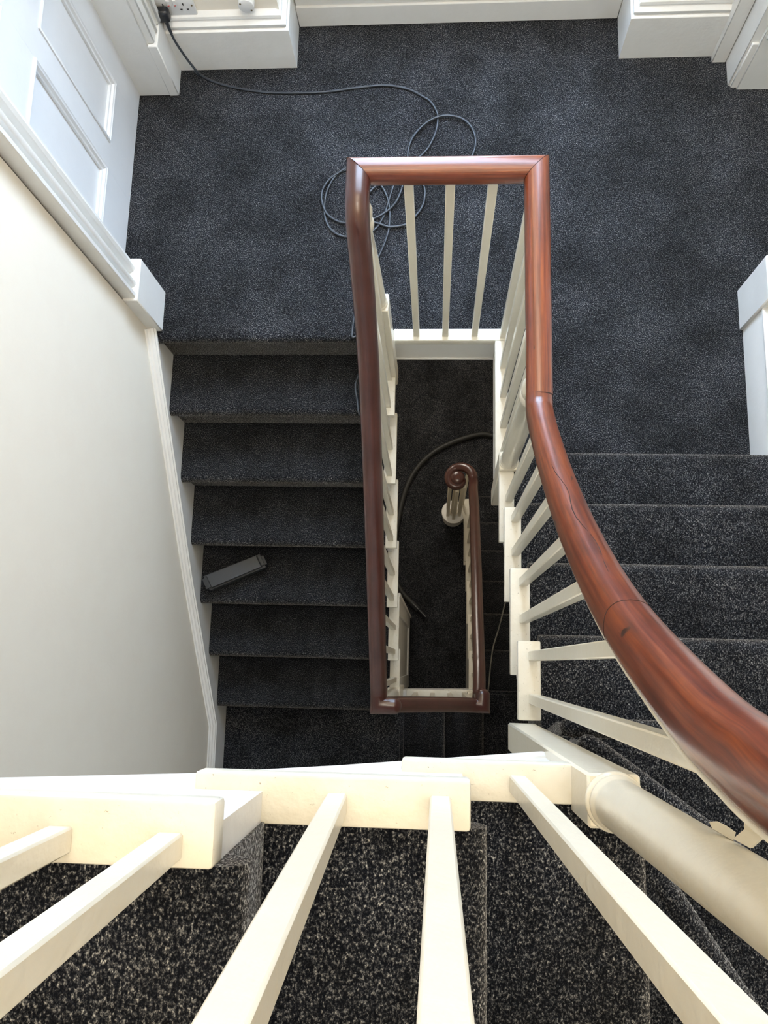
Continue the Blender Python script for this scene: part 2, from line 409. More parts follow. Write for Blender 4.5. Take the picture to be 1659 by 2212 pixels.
bm = B(0.986, 1.03, 1.097, 1.222, 0.234, 2.05, 0.004); box(bm, 0.980, 1.0, 1.10, 1.125, 0.234, 2.05, 0.004)
structure('trim_9', bm, M_TRIM, 'white architrave rising above the right plinth block', 'architrave')
bm = bmesh.new()
SKR = [(0.984, 0.0), (0.984, 0.150), (0.986, 0.156), (0.981, 0.160), (0.981, 0.168), (0.990, 0.174), (0.994, 0.184), (1.002, 0.192), (1.002, 0.0)]
prism(bm, [(x, 0.62, z) for x, z in SKR], (0, 0.467, 0))
structure('baseboard_right', bm, M_TRIM, 'short white skirting between the right plinth block and the ascending flight', 'skirting board')
def rake_skirt(y_list, x0, x1, depth):     # y_list: (Y, Ztop) points
    bm = bmesh.new(); pts = [(x0, y, z) for y, z in y_list] + [(x0, y, z - depth) for y, z in reversed(y_list)]
    prism(bm, pts, (x1 - x0, 0, 0)); return bm
rk = [(0.640, 0.165 + 0.02), (0.073, 0.165 + 4 * RU - 0.16), (-0.2, 5 * RU + 0.17), (-0.94, 8 * RU + 0.17)]
structure('baseboard_right', rake_skirt(rk, 0.983, 1.001, 0.55), M_TRIM, 'white raking skirting up the wall of the ascending flight', 'skirting board')
# left raking skirting with moulded cap, levelling out over the quarter landing
LS = [(1.089, 0.030), (0.312, -0.567), (-0.283, -1.075), (-0.95, -1.097)]
structure('baseboard_left', rake_skirt([(y, z - 0.004) for y, z in LS], -0.9805, -0.9545, 0.62), M_TRIM, 'white stair skirting board down the left wall', 'skirting board')
bm = bmesh.new()
cp = [(-0.0145, -0.012), (0.0155, -0.012), (0.0155, -0.003), (0.011, 0.0), (0.011, 0.006), (0.004, 0.009), (0.001, 0.014), (-0.006, 0.016), (-0.009, 0.021), (-0.0145, 0.022)]
pts = [(-0.966, y, z) for y, z in LS]
bmx = bmesh.new()
sweep(bmx, pts, [(-a, b) for a, b in cp]); bm.free()
structure('baseboard_left', bmx, M_TRIM, 'thin moulded cap line on the left stair skirting', 'skirting board')
bm = bmesh.new(); skirt(bm, -0.955, 0.98, 0)          # hidden front wall skirting over the quarter landing
for v in bm.verts: v.co = Vector((v.co.x, YF + (0.037 - v.co.y), v.co.z - 7 * RL))
structure('baseboard_front', bm, M_TRIM, 'white skirting along the wall of the quarter landing', 'skirting board')

# white curb and apron around the well
bm = bmesh.new()
box(bm, -0.1485, 0.228, 1.0525, 1.0945, -0.030, 0.006, 0.004, 2)
box(bm, 0.1865, 0.228, 0.622, 1.0530, -0.030, 0.006, 0.004, 2)
structure('trim_10', bm, M_WORN, 'white painted curb that edges the stairwell and carries the balusters', 'stairwell curb')
bm = B(-0.1475, 0.193, 1.0575, 1.075, -0.168, -0.030, 0.002); box(bm, 0.1925, 0.21, 0.622, 1.058, -0.168, -0.030, 0.002)
box(bm, -0.1475, 0.193, 1.0540, 1.0575, -0.168, -0.155, 0.001)
structure('trim_11', bm, M_TRIM, 'white apron board under the curb facing into the well', 'apron board')

# ------------------------------------------------------------------ stairs
def step_profile(n, b, z, rise, sgn, over=0.022, rr=0.024, th=0.05):
    """carpeted step in (s, z): nosing at n, back at b, sgn = direction from nosing to back"""
    s = sgn; pts = [(b, z)]
    pts.append((n + s * rr * 1.3, z))
    for k in range(0, 7):
        a = math.pi / 2 + (math.pi) * k / 6
        pts.append((n + s * (rr + rr * math.cos(a)), z - rr + rr * math.sin(a)))
    pts.append((n + s * over, z - 2 * rr - 0.006))
    pts.append((n + s * over, z - rise + 0.001))
    pts.append((n + s * (over + 0.02), z - rise - th)); pts.append((b, z - rise - th)) 
    return pts
flightL = thing('stair_flight', 'dark carpeted flight descending along the cream wall at the left', 'stairs', (-0.57, 0.4, GROUND))
nosL = [0.854, 0.650, 0.437, 0.223, 0.014, -0.204]
for k, n in enumerate(nosL):
    z = -(k + 1) * RL; up = nosL[k - 1] if k else 1.055
    bm = bmesh.new(); pr = step_profile(n, up + 0.024, z, RL, 1)
    prism(bm, [(-0.9548, s, q) for s, q in pr], (0.9548 - 0.190, 0, 0))
    obj('carpeted_step', bm, M_CARPET, flightL)
# tread returns on the well side
for k, n in enumerate(nosL):
    z = -(k + 1) * RL
    obj('tread_return', B(-0.193, -0.1490, n - 0.002, n + (0.268 if k else 0.16), z - 0.024, z + 0.003, 0.003, 2), M_WORN, flightL)
def stringer(x0, x1, nos, rise, z0, sgn, ext, bot=0.17, tail=None):
    bm = bmesh.new(); top = []
    z = z0
    for n in nos:
        top += [(n + sgn * 0.008, z - 0.022), (n + sgn * 0.008, z - rise - 0.022)]
        z -= rise
    pts = [(nos[0] + sgn * ext, z0 - 0.022)] + top
    dl = (nos[-1] - nos[0]) / max(1e-6, abs(nos[-1] - nos[0])); g = rise / abs(nos[1] - nos[0])
    pts += [(nos[-1] + sgn * 0.0, z - 0.022 - bot + 0.05), (nos[0] + sgn * ext, z0 - 0.022 - bot - rise - 0.05 + ext * g * 0)]
    prism(bm, [(x0, s, q) for s, q in pts], (x1 - x0, 0, 0)); return bm
obj('outer_string', stringer(-0.192, -0.176, nosL, RL, -RL, 1, 0.20), M_TRIM, flightL)
bm = bmesh.new()
prism(bm, [(-0.955, 1.06, -0.37), (-0.955, -0.2, -0.37 - 1.26 * 0.845), (-0.955, -0.2, -0.43 - 1.26 * 0.845), (-0.955, 1.06, -0.43)], (0.76, 0, 0))
obj('soffit', bm, M_CEIL, flightL)

# quarter landing, short cross run and corner landing
cross = thing('stair_flight', 'short carpeted run of three steps crossing under the dark rail', 'stairs', (0.1, -0.5, GROUND))
bm = B(-0.955, -0.135, YF + 0.002, -0.182, -7 * RL - 0.06, -7 * RL)
bmesh.ops.bevel(bm, geom=[e for e in bm.edges if all(abs(v.co.x + 0.135) < 1e-4 and abs(v.co.z + 7 * RL) < 1e-4 for v in e.verts)], offset=0.017, segments=4, affect='EDGES')
box(bm, -0.170, -0.150, YF + 0.002, -0.17, -8 * RL, -7 * RL - 0.02)
obj('quarter_landing', bm, M_CARPET, cross)
for k, (xn, xb) in enumerate(((0.056, -0.152), (0.249, 0.036))):
    z = -(8 + k) * RL; bm = bmesh.new(); pr = step_profile(xn, xb, z, RL, -1)
    prism(bm, [(s, YF + 0.002, q) for s, q in pr], (0, -0.165 - YF, 0))
    obj('carpeted_step', bm, M_CARPET, cross)
bm = B(0.230, 0.98, YF + 0.002, -0.128, -10 * RL - 0.06, -10 * RL)
bmesh.ops.bevel(bm, geom=[e for e in bm.edges if all(abs(v.co.y + 0.128) < 1e-4 and abs(v.co.z + 10 * RL) < 1e-4 for v in e.verts)], offset=0.017, segments=4, affect='EDGES')
box(bm, 0.235, 0.98, -0.17, -0.150, -11 * RL, -10 * RL - 0.02)
obj('corner_landing', bm, M_CARPET, cross)
for (x0, x1, z) in ((-0.130, 0.080, -8 * RL), (0.050, 0.255, -9 * RL)):
    obj('tread_return', B(x0, x1, -0.165, -0.1195, z - 0.022, z + 0.003, 0.003, 2), M_WORN, cross)
bm = bmesh.new()
prism(bm, [(-0.15, -0.16, -8 * RL - 0.02), (0.052, -0.16, -8 * RL - 0.02), (0.052, -0.16, -9 * RL - 0.02), (0.24, -0.16, -9 * RL - 0.02), (0.24, -0.16, -10 * RL - 0.25), (0.15, -0.16, -10 * RL - 0.2), (-0.15, -0.16, -9 * RL - 0.12)], (0, 0.035, 0))
obj('outer_string', bm, M_TRIM, cross)
obj('soffit', B(-0.955, 0.98, YF + 0.002, -0.165, -10 * RL - 0.16, -10 * RL - 0.13), M_CEIL, cross)

# lower right flight
low = thing('stair_flight', 'lowest carpeted flight running down to the hall inside the well', 'stairs', (0.6, 0.5, GROUND))
nosG = [0.087, 0.296, 0.504, 0.714, 0.923, 1.136]
for k, n in enumerate(nosG):
    z = -(11 + k) * RL; up = nosG[k - 1] if k else -0.128
    bm = bmesh.new(); pr = step_profile(n, up - 0.024, z, RL, -1, th=0.0 if k == 5 else 0.05)
    prism(bm, [(0.234, s, q) for s, q in pr], (0.98 - 0.234, 0, 0))
    obj('carpeted_step', bm, M_CARPET, low)
    y1 = n + 0.003; 
    if k < 5: obj('tread_return', B(0.1885, 0.2345, n - 0.262, y1 - 0.012, z - 0.024, z + 0.003, 0.003, 2), M_WORN, low)
bm = bmesh.new(); top = []; z = -11 * RL
for n in nosG[:5]: top += [(n - 0.02, z - 0.022), (n - 0.02, z - RL - 0.022)]; z -= RL
prism(bm, [(0.214, s, q) for s, q in [(-0.16, -11 * RL - 0.022)] + top + [(1.10, -16 * RL - 0.022), (1.10, GROUND + 0.001), (-0.16, GROUND + 0.001)]], (0.018, 0, 0))
obj('outer_string', bm, M_TRIM, low)
# curtail end of the bottom step: round disc with a curved neck
zc = -16 * RL; CC = Vector((0.118, 1.020, 0))
bm = bmesh.new()
lathe(bm, (CC.x, CC.y, GROUND + 0.001), [(0.073, 0), (0.073, RL - 0.028), (0.078, RL - 0.026), (0.081, RL - 0.014), (0.079, RL - 0.003), (0.074, RL)], 40)
obj('curtail_disc', bm, M_TRIM, low)
bm = bmesh.new()
nk = [(0.2345, 1.112), (0.178, 1.108), (0.150, 1.085), (0.146, 1.04), (0.164, 1.03), (0.180, 1.0), (0.188, 0.965), (0.1885, 0.66), (0.2345, 0.66)]
prism(bm, [(x, y, zc - 0.024) for x, y in nk], (0, 0, 0.027)); prism(bm, [(x + 0.004, y - 0.004, GROUND + 0.001) for x, y in nk[1:7]] + [(0.2, 0.9, GROUND + 0.001), (0.2, 1.1, GROUND + 0.001)], (0, 0, RL - 0.025))
obj('curtail_neck', bm, M_WORN, low)
# panelled spandrel under the left flight
sp = thing('understairs_panelling', 'white panelled wall under the left flight seen deep in the well', 'panelling', (-0.17, 0.1, GROUND))
bm = bmesh.new(); XS = -0.168
def ztop(y): return -1.242 - 0.40 + (y + 0.204) * 0.845
def vert_plate(bm, x0, x1, y0, y1, za, zb=None):
    prism(bm, [(x0, y0, za), (x0, y1, za), (x0, y1, ztop(y1) if zb is None else zb), (x0, y0, ztop(y0) if zb is None else zb)], (x1 - x0, 0, 0))
vert_plate(bm, XS - 0.02, XS - 0.010, -0.15, 0.31, GROUND + 0.001)
obj('wainscot_panel', bm, M_TRIM, sp)
bm = bmesh.new(); vert_plate(bm, XS - 0.012, XS, 0.235, 0.312, GROUND + 0.001); vert_plate(bm, XS - 0.012, XS, -0.15, -0.07, GROUND + 0.001)
vert_plate(bm, XS - 0.012, XS, -0.07, 0.235, GROUND + 0.001, GROUND + 0.20)
obj('wainscot_frame', bm, M_TRIM, sp)
obj('corner_bead', B(XS - 0.004, XS + 0.008, 0.306, 0.322, GROUND + 0.001, ztop(0.31)), M_TRIM, sp)

# ascending right flight
upf = thing('stair_flight', 'carpeted flight climbing on the right from the landing towards the viewer', 'stairs', (0.6, 0.3, 0.0))
nosR = [0.630, 0.439, 0.252, 0.070]
for k, n in enumerate(nosR):
    z = (k + 1) * RU; nxt = nosR[k + 1] if k < 3 else -0.118
    bm = bmesh.new(); pr = step_profile(n, nxt - 0.024, z, RU, -1, th=0.0 if k == 0 else 0.05)
    prism(bm, [(0.2270, s, q) for s, q in pr], (0.983 - 0.2270, 0, 0))
    obj('carpeted_step', bm, M_CARPET, upf)
for k, (y1, y0, x0) in enumerate(((0.566, 0.355, 0.1845), (0.422, 0.168, 0.1835), (0.235, -0.020, 0.1815), (0.055, -0.112, 0.1795))):
    z = (k + 1) * RU
    obj('tread_return', B(x0, 0.2285, y0, y1, z - 0.024, z + 0.003, 0.003, 2), M_WORN, upf)
bm = bmesh.new(); pts = []
for k, n in enumerate(nosR):
    pts += [(n - 0.02, k * RU - (0.02 if k else 0.0)), (n - 0.02, (k + 1) * RU - 0.022)]
pts += [(-0.112, 4 * RU - 0.022), (-0.112, 4 * RU - 0.25), (0.56, -0.16), (0.61, -0.16)]
prism(bm, [(0.210, s, q) for s, q in pts], (0.016, 0, 0)); obj('outer_string', bm, M_TRIM, upf)
bm = bmesh.new()
prism(bm, [(0.226, 0.60, -0.16), (0.226, -0.12, -0.16 + 0.72 * 0.98), (0.226, -0.12, -0.13 + 0.72 * 0.98), (0.226, 0.60, -0.13)], (0.757, 0, 0))
obj('soffit', bm, M_CEIL, upf)

# winders and the upper run, directly below the viewer
top_f = thing('stair_flight', 'nearest carpeted winders and steps turning left across the bottom of the picture', 'stairs', (0.2, -0.5, 5 * RU))
def winder(poly, z, rise, nos, rr=0.02, low_=0.05):
    """poly in plan (first edge = nosing), front edge rounded"""
    bm = bmesh.new(); fs = prism(bm, [(x, y, z - rise - low_) for x, y in poly], (0, 0, rise + low_))
    a, b = Vector(poly[0]), Vector(poly[1])
    sel = [e for e in bm.edges if all(abs(v.co.z - z) < 1e-5 for v in e.verts) and
           ({tuple(round(c, 4) for c in v.co.xy) for v in e.verts} == {tuple(round(c, 4) for c in a), tuple(round(c, 4) for c in b)} or
            (nos and {tuple(round(c, 4) for c in v.co.xy) for v in e.verts} == {tuple(round(c, 4) for c in Vector(poly[0])), tuple(round(c, 4) for c in Vector(poly[-1]))}))]
    bmesh.ops.bevel(bm, geom=sel, offset=rr * 0.8, segments=4, affect='EDGES')
    a3 = Vector((a.x, a.y, z - 0.0200)); b3 = Vector((b.x, b.y, z - 0.0200)); d_ = (b3 - a3).normalized()
    tube(bm, [a3 - d_ * 0.019, a3 - d_ * 0.015, a3 - d_ * 0.006, a3 + d_ * 0.008, b3 - d_ * 0.035], [0.004, 0.012, 0.018, 0.0205, 0.0205], 14)
    return bm
obj('carpeted_step', winder([(0.262, -0.112), (0.983, -0.125), (0.983, -0.948), (0.228, -0.948), (0.228, -0.16), (0.240, -0.128)], 5 * RU, RU, False), M_CARPET, top_f)
obj('carpeted_step', winder([(0.262, -0.128), (0.983, -0.640), (0.983, -0.948), (0.228, -0.948), (0.228, -0.16)], 6 * RU, RU, False), M_CARPET, top_f)
obj('carpeted_step', winder([(0.240, -0.176), (0.768, -0.948), (0.228, -0.948), (0.228, -0.178)], 7 * RU, RU, False), M_CARPET, top_f)
nosU = [0.2585, 0.056, -0.1465, -0.352, -0.555]
for k, n in enumerate(nosU):
    z = (8 + k) * RU; nxt = nosU[k + 1] if k < 4 else -0.955
    bm = bmesh.new(); pr = step_profile(n, max(nxt - 0.024, -0.978), z, RU, -1, rr=0.021)
    prism(bm, [(s, YF + 0.002, q) for s, q in pr], (0, -0.1605 - YF - 0.002, 0))
    obj('carpeted_step', bm, M_CARPET, top_f)
for k, (x0, x1) in enumerate(((-0.0385, 0.1725), (-0.2430, 0.0385), (-0.46, -0.1705), (-0.66, -0.375))):
    z = (8 + k) * RU
    obj('tread_return', B(x0, x1, -0.1625, -0.115 + 0.002 * k, z - 0.026, z + 0.004, 0.004, 2), M_WORN, top_f)
bm = bmesh.new()
pts = [(0.168, 8 * RU - 0.024), (0.036, 8 * RU - 0.024), (0.036, 9 * RU - 0.024), (-0.172, 9 * RU - 0.024), (-0.172, 10 * RU - 0.024), (-0.375, 10 * RU - 0.024), (-0.375, 11 * RU - 0.024), (-0.66, 11 * RU - 0.024), (-0.66, 1.79), (-0.434, 1.684), (-0.258, 1.604), (-0.114, 1.498), (-0.038, 1.431), (0.168, 1.25)]
prism(bm, [(x, -0.1605, z) for x, z in pts], (0, 0.030, 0)); obj('outer_string', bm, M_TRIM, top_f)
bm = bmesh.new()
sweep(bm, [(0.165, -0.129, 1.257), (-0.038, -0.129, 1.436), (-0.114, -0.129, 1.503), (-0.258, -0.129, 1.609), (-0.434, -0.129, 1.689), (-0.66, -0.129, 1.795)], [(-0.004, -0.006), (0.006, -0.006), (0.006, 0.0), (0.002, 0.004), (0.002, 0.010), (-0.004, 0.012)])
obj('string_bead', bm, M_TRIM, top_f)

# ------------------------------------------------------------------ newels
def turned(top_h, r=0.024, beads=True):
    """profile of the turned shaft, from the block upwards"""
    p = [(r * 1.16, 0), (r * 1.20, 0.004), (r * 1.16, 0.008), (r * 1.02, 0.010), (r * 1.10, 0.013), (r * 1.10, 0.017), (r * 1.0, 0.020), (r, 0.03), (r * 0.97, top_h * 0.5)]
    if beads:
        p += [(r * 0.86, top_h - 0.125), (r * 1.10, top_h - 0.118), (r * 1.18, top_h - 0.108), (r * 1.22, top_h - 0.098), (r * 1.12, top_h - 0.086), (r * 0.95, top_h - 0.080),
              (r * 1.15, top_h - 0.074), (r * 1.2, top_h - 0.062), (r * 1.26, top_h - 0.050), (r * 1.18, top_h - 0.035), (r * 1.1, top_h - 0.022), (r * 0.9, top_h)]
    else: p += [(r * 0.92, top_h)]
    return p
def newel(parent, cx, cy, w, z0, zb, z1, r=0.024, beads=True, lean=(0, 0), lo_off=(0, 0), d=None):
    n = bpy.data.objects.new('newel_post', None); C.objects.link(n); n.parent = parent
    org = Vector((cx, cy, z0)); n.location = org - Vector(parent['org']); n['org'] = tuple(org)
    bm = stick((cx + lo_off[0], cy + lo_off[1], z0), (cx, cy, zb), w, w, 0.003, d, d)
    obj('newel_block', bm, M_WHITE, n)
    bm = bmesh.new(); h = z1 - zb
    lathe(bm, (cx, cy, zb - 0.0005), turned(h, r, beads), 32, Vector((lean[0], lean[1], 1)))
    obj('turned_shaft', bm, M_WHITE, n, ang=60)
    return n
def baluster(parent, base, top, w0=0.0205, w1=0.0215):
    return obj('baluster', stick(base, top, w0, w1), M_WHITE, parent)

PR = railprof(0.0545, 0.054)
# ---- guard around the landing opening: level rail on two sides
g1 = thing('balustrade', 'level guard round the landing opening: worn reddish rail on white balusters', 'balustrade', (0.0, 1.07, 0.0))
bm = bmesh.new()
sweep(bm, [(-0.1825, 1.0765, 0.900), (0.2115, 1.0765, 0.898), (0.2115, 0.5530, 0.898)], PR, m0=1.0)
obj('handrail', bm, M_MAHOG, g1)
bm = bmesh.new(); sweep(bm, [(0.2115, 0.5535, 0.898), (0.2115, 0.5515, 0.898)], [(a * 1.012, b * 1.012) for a, b in PR])
obj('rail_joint', bm, M_CRACK, g1)
def mitre(cx_, cz, s_, par):
    # fine dark line where two rails meet at 45 degrees; s_ = plan direction of the joint
    bm = bmesh.new(); ring = [Vector((cx_, 1.0765, cz)) + Vector(s_) * (x * 1.414 * 1.006) + Vector((0, 0, y * 1.006)) for x, y in PR]
    tube(bm, ring + [ring[0]], 0.0006, 5); obj('rail_joint', bm, M_CRACK, par)
mitre(0.2115, 0.898, (-0.7071, -0.7071, 0), g1); mitre(-0.1825, 0.900, (0.7071, -0.7071, 0), g1)
for x in (-0.072, 0.023, 0.1195): baluster(g1, (x, 1.0765, 0.004), (x, 1.0765, 0.88))
for x, y in ((0.2125, 1.070), (0.2125, 0.965), (0.2125, 0.866), (0.2125, 0.762), (0.2125, 0.67)): baluster(g1, (x, y, 0.004), (x, y, 0.88))
newel(g1, -0.1715, 1.0185, 0.056, -0.25, 0.363, 0.885, 0.0220, lean=(-0.022, 0.0))
newel(g1, 0.2115, 0.5935, 0.057, -0.33, 0.205, 0.885, 0.0245, lo_off=(0.014, 0.0))

# ---- rail climbing the right flight
g2 = thing('balustrade', 'orange brown rail sweeping up the right flight over splayed white balusters', 'balustrade', (0.21, 0.3, RU))
RX = 0.2105
rp = [(RX, 0.5535, 0.898), (RX, 0.530, 0.902), (RX, 0.505, 0.918), (RX, 0.435, 0.992), (RX, 0.322, 1.135), (RX, 0.211, 1.300), (RX, 0.116, 1.468), (RX, 0.049, 1.612), (RX, -0.001, 1.748), (RX, -0.039, 1.868), (RX, -0.054, 1.935), (RX, -0.066, 2.0), (RX + .003, -0.082, 2.10), (RX + .007, -0.105, 2.22), (RX + 0.01, -0.135, 2.34), (RX + 0.01, -0.160, 2.42)]
bm = bmesh.new(); sweep(bm, smoothpath(rp, 6), PR, scales=None); obj('handrail', bm, M_MAHOG, g2)
bm = bmesh.new(); sweep(bm, smoothpath(rp, 6)[14:], [(a * 0.72, b * 0.16 - 0.0275) for a, b in PR]); obj('painted_under_rail', bm, M_WHITE, g2)
def railz(y):
    for (a, b) in zip(rp, rp[1:]):
        if a[1] >= y >= b[1]: return a[2] + (b[2] - a[2]) * (a[1] - y) / (a[1] - b[1])
    return rp[-1][2] if y < rp[-1][1] else rp[0][2]
# joint ring across the rail and its scar
sp_ = smoothpath(rp, 6)
i0 = min(range(len(sp_)), key=lambda i: abs(sp_[i].y - 0.052))
bm = bmesh.new(); d_ = (sp_[i0 + 1] - sp_[i0]).normalized()
sweep(bm, [sp_[i0], sp_[i0] + d_ * 0.0016], [(a * 1.012, b * 1.012) for a, b in PR]); obj('rail_joint', bm, M_CRACK, g2)
# long hairline crack that wanders along the top of the rail
bm = bmesh.new(); cr = []
for i in range(len(sp_)):
    y = sp_[i].y
    if 0.066 < y < 0.34:
        t_ = (sp_[i + 1] - sp_[i]).normalized(); up_ = Vector((1, 0, 0)).cross(t_); up_ = up_ if up_.z > 0 else -up_
        sx = 0.004 * math.sin(y * 55) - 0.010 + 0.012 * (0.34 - y) / 0.27
        cr.append(sp_[i] + up_ * 0.0262 + Vector((sx, 0, 0)))
tube(bm, cr, [0.0009 * min(1, (k + 1) / 4, (len(cr) - k) / 4) for k in range(len(cr))], 5); obj('hairline_crack', bm, M_CRACK, g2)
for (y, k) in ((0.483, 1), (0.390, 2), (0.299, 2), (0.201, 3), (0.112, 3), (0.023, 4), (-0.067, 4)):
    zt = railz(y) - 0.012
    baluster(g2, (0.2125, y, k * RU + 0.003), (0.2125, y, zt))
cn = newel(g2, 0.1975, -0.1415, 0.0575, 0.72, 8 * RU + 0.102, 2.32, 0.0272, False, (0.062, -0.025), (-0.009, -0.006))
# iron bracket between newel and rail
bm = bmesh.new()
def rz(px, py, z):
    return EYE + R.transposed() @ Vector(((px - W / 2) / F * z, (py - H / 2) / F * z, z))
LE = [rz(1606, 1716, .560), rz(1613, 1750, .566), rz(1614, 1786, .572), rz(1583, 1812, .580)]
RE = [rz(1668, 1745, .545), rz(1662, 1775, .552), rz(1660, 1798, .558), rz(1620, 1832, .568)]
for k in range(3):
    nv = (LE[k + 1] - LE[k]).cross(RE[k] - LE[k]).normalized() * 0.0035
    if nv.y > 0: nv = -nv
    prism(bm, [LE[k], RE[k], RE[k + 1], LE[k + 1]], nv)
lf = [rz(1533, 1775, .610), rz(1550, 1774, .606), rz(1570, 1784, .600), rz(1590, 1798, .592), rz(1584, 1816, .594), rz(1566, 1806, .602), rz(1540, 1790, .610)]
prism(bm, lf, (0.001, -0.001, -0.0045))
obj('rail_bracket', bm, M_WHITE, g2)

# ---- balusters of the upper run across the bottom
g3 = thing('balustrade', 'row of tall white balusters nearest the viewer along the bottom edge', 'balustrade', (0.0, -0.14, 8 * RU))
TOPB = {8: 2.42, 9: 2.56, 10: 2.72, 11: 2.9}
for (b, dx, k) in (((0.1035, -0.1405), 0.026, 8), ((0.0080, -0.139), -0.004, 9), ((-0.0960, -0.140), 0.038, 9), ((-0.2060, -0.1455), 0.040, 10), ((-0.2955, -0.1440), 0.02, 10), ((-0.42, -0.144), 0.0, 11)):
    zb = k * RU + 0.003; zt = TOPB[k]; hh = zt - zb
    baluster(g3, (b[0], b[1], zb), (b[0] + dx * hh, b[1], zt), 0.0205, 0.0222)
bm = bmesh.new(); sweep(bm, smoothpath([(0.2205, -0.160, 2.42), (0.18, -0.160, 2.46), (0.0, -0.15, 2.60), (-0.2, -0.15, 2.78), (-0.42, -0.15, 2.97), (-0.6, -0.15, 3.13)], 5), PR)
obj('handrail', bm, M_MAHOG, g3)

# ---- rail of the left descending flight
g4 = thing('balustrade', 'dark red brown rail descending beside the left flight', 'balustrade', (-0.176, 0.4, -RL))
LX = -0.1765
lp = [(-0.1825, 1.0765, 0.900), (-0.1825, 1.03, 0.903), (-0.1825, 0.985, 0.898), (-0.1815, 0.945, 0.862), (-0.180, 0.90, 0.785), (-0.1785, 0.842, 0.695), (LX, 0.758, 0.590), (LX, 0.638, 0.468), (LX, 0.517, 0.360), (LX, 0.367, 0.235), (LX, 0.152, 0.070), (LX, -0.011, -0.058), (LX, -0.075, -0.112), (LX, -0.1, -0.125)]
PRL = railprof(0.0545, 0.052)
bm = bmesh.new()
def rounded_end(path, n=6, L=0.024):
    """adds rings that close the last end of a rail as a dome; returns path and scales"""
    d = (path[-1] - path[-2]).normalized(); sc_ = [1.0] * len(path)
    for k in range(1, n + 1):
        a = math.pi / 2 * k / n
        path.append(path[-1 - (k - 1)] + d * (L * math.sin(a)) if k == 1 else path[len(sc_) - 1] + d * (L * math.sin(a)))
    return path, sc_ + [max(0.12, math.cos(math.pi / 2 * k / n)) for k in range(1, n + 1)]
path = smoothpath(lp, 5) + [Vector((LX, -0.1335, -0.128)), Vector((-0.126, -0.1335, -0.128))]
path, scs = rounded_end(path)
sweep(bm, path, PRL, m0=-1.0, scales=scs)
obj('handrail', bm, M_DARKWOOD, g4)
def lrz(y):
    for (a, b) in zip(lp, lp[1:]):
        if a[1] >= y >= b[1]: return a[2] + (b[2] - a[2]) * (a[1] - y) / (a[1] - b[1])
    return lp[-1][2] if y < lp[-1][1] else lp[0][2]
for k, n in enumerate(nosL):
    for dy in (0.035, 0.135):
        y = n + dy
        if y < -0.09: continue
        baluster(g4, (-0.1725, y, -(k + 1) * RL + 0.002), (-0.1725, y, lrz(y) - 0.012))
newel(g4, -0.1735, -0.1290, 0.054, -1.55, -1.035, -0.135, 0.0235)

# ---- cross rail
g5 = thing('balustrade', 'short dark rail joining the two lower flights across the foot of the well', 'balustrade', (0.02, -0.14, -8 * RL))
bm = bmesh.new()
cp_ = smoothpath([(-0.150, -0.1350, -0.225), (-0.12, -0.1352, -0.250), (-0.04, -0.1370, -0.345), (0.05, -0.1400, -0.45), (0.12, -0.1430, -0.515), (0.150, -0.144, -0.53)], 5)
cp_ = cp_ + [Vector((0.1795, -0.144, -0.53)), Vector((0.1795, -0.106, -0.53))]
cp_, scs = rounded_end(cp_)
sweep(bm, cp_, PRL, scales=scs); tube(bm, [(-0.145, -0.1345, -0.24), (-0.145, -0.1345, -0.13)], 0.018, 12)
tube(bm, [(0.1805, -0.118, -0.90), (0.1800, -0.118, -0.54)], 0.018, 12)
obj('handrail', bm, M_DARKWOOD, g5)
for x, z in ((-0.085, -8 * RL), (-0.005, -8 * RL), (0.075, -9 * RL), (0.15, -9 * RL)):
    zt = -0.33 - (x + 0.06) * 1.0
    baluster(g5, (x, -0.1420, z + 0.002), (x, -0.1420, zt - 0.01))
newel(g5, 0.1900, -0.1500, 0.050, -10 * RL - 0.25, -1.50, -0.56, 0.020, False)

# ---- lower right rail with volute
g6 = thing('balustrade', 'glossy dark rail of the lowest flight ending in a spiral scroll', 'balustrade', (0.2, 0.5, GROUND))
ZV = -1.935
lowp = [(0.1850, -0.125, -0.872), (0.1885, -0.075, -0.912), (0.1915, 0.0, -0.975), (0.1925, 0.075, -1.044), (0.1975, 0.398, -1.315), (0.1995, 0.585, -1.472), (0.2020, 0.811, -1.662), (0.2010, 0.93, -1.765), (0.2060, 1.00, -1.85), (0.2060, 1.03, -1.90)]
path = smoothpath(lowp, 6)
VC = Vector((0.1225, 1.035, 0))
for k in range(1, 49):
    th = math.radians(6 + k * 8.2)
    r = 0.0835 * (1 - 0.80 * (k / 48.0) ** 1.05)
    zz = ZV + 0.035 * max(0, 1 - k / 12)
    path.append(Vector((VC.x + r * math.cos(th) + 0.001, VC.y + r * math.sin(th), zz)))
scl = [1.0] * len(path)
for k in range(48): scl[-48 + k] = 1.0 - 0.36 * (k / 47)
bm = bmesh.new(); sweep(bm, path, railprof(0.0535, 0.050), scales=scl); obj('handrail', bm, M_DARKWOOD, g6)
bm = bmesh.new(); lathe(bm, (VC.x - 0.002, VC.y + 0.006, ZV - 0.022), [(0.034, 0), (0.040, 0.012), (0.041, 0.030), (0.038, 0.042), (0.030, 0.048), (0.010, 0.050), (0.004, 0.050)], 32)
ey = obj('volute_eye', bm, M_DARKWOOD, g6)
bm = bmesh.new()
for k in range(8):
    a = k * math.pi / 4 + 0.2; c_ = VC + Vector((-0.002, 0.006, ZV + 0.0285))
    u_ = Vector((math.cos(a), math.sin(a), 0)); w_ = Vector((-u_.y, u_.x, 0))
    prism(bm, [c_ + u_ * 0.003, c_ + u_ * 0.009 + w_ * 0.0013, c_ + u_ * 0.016, c_ + u_ * 0.009 - w_ * 0.0013], (0, 0, 0.0008))
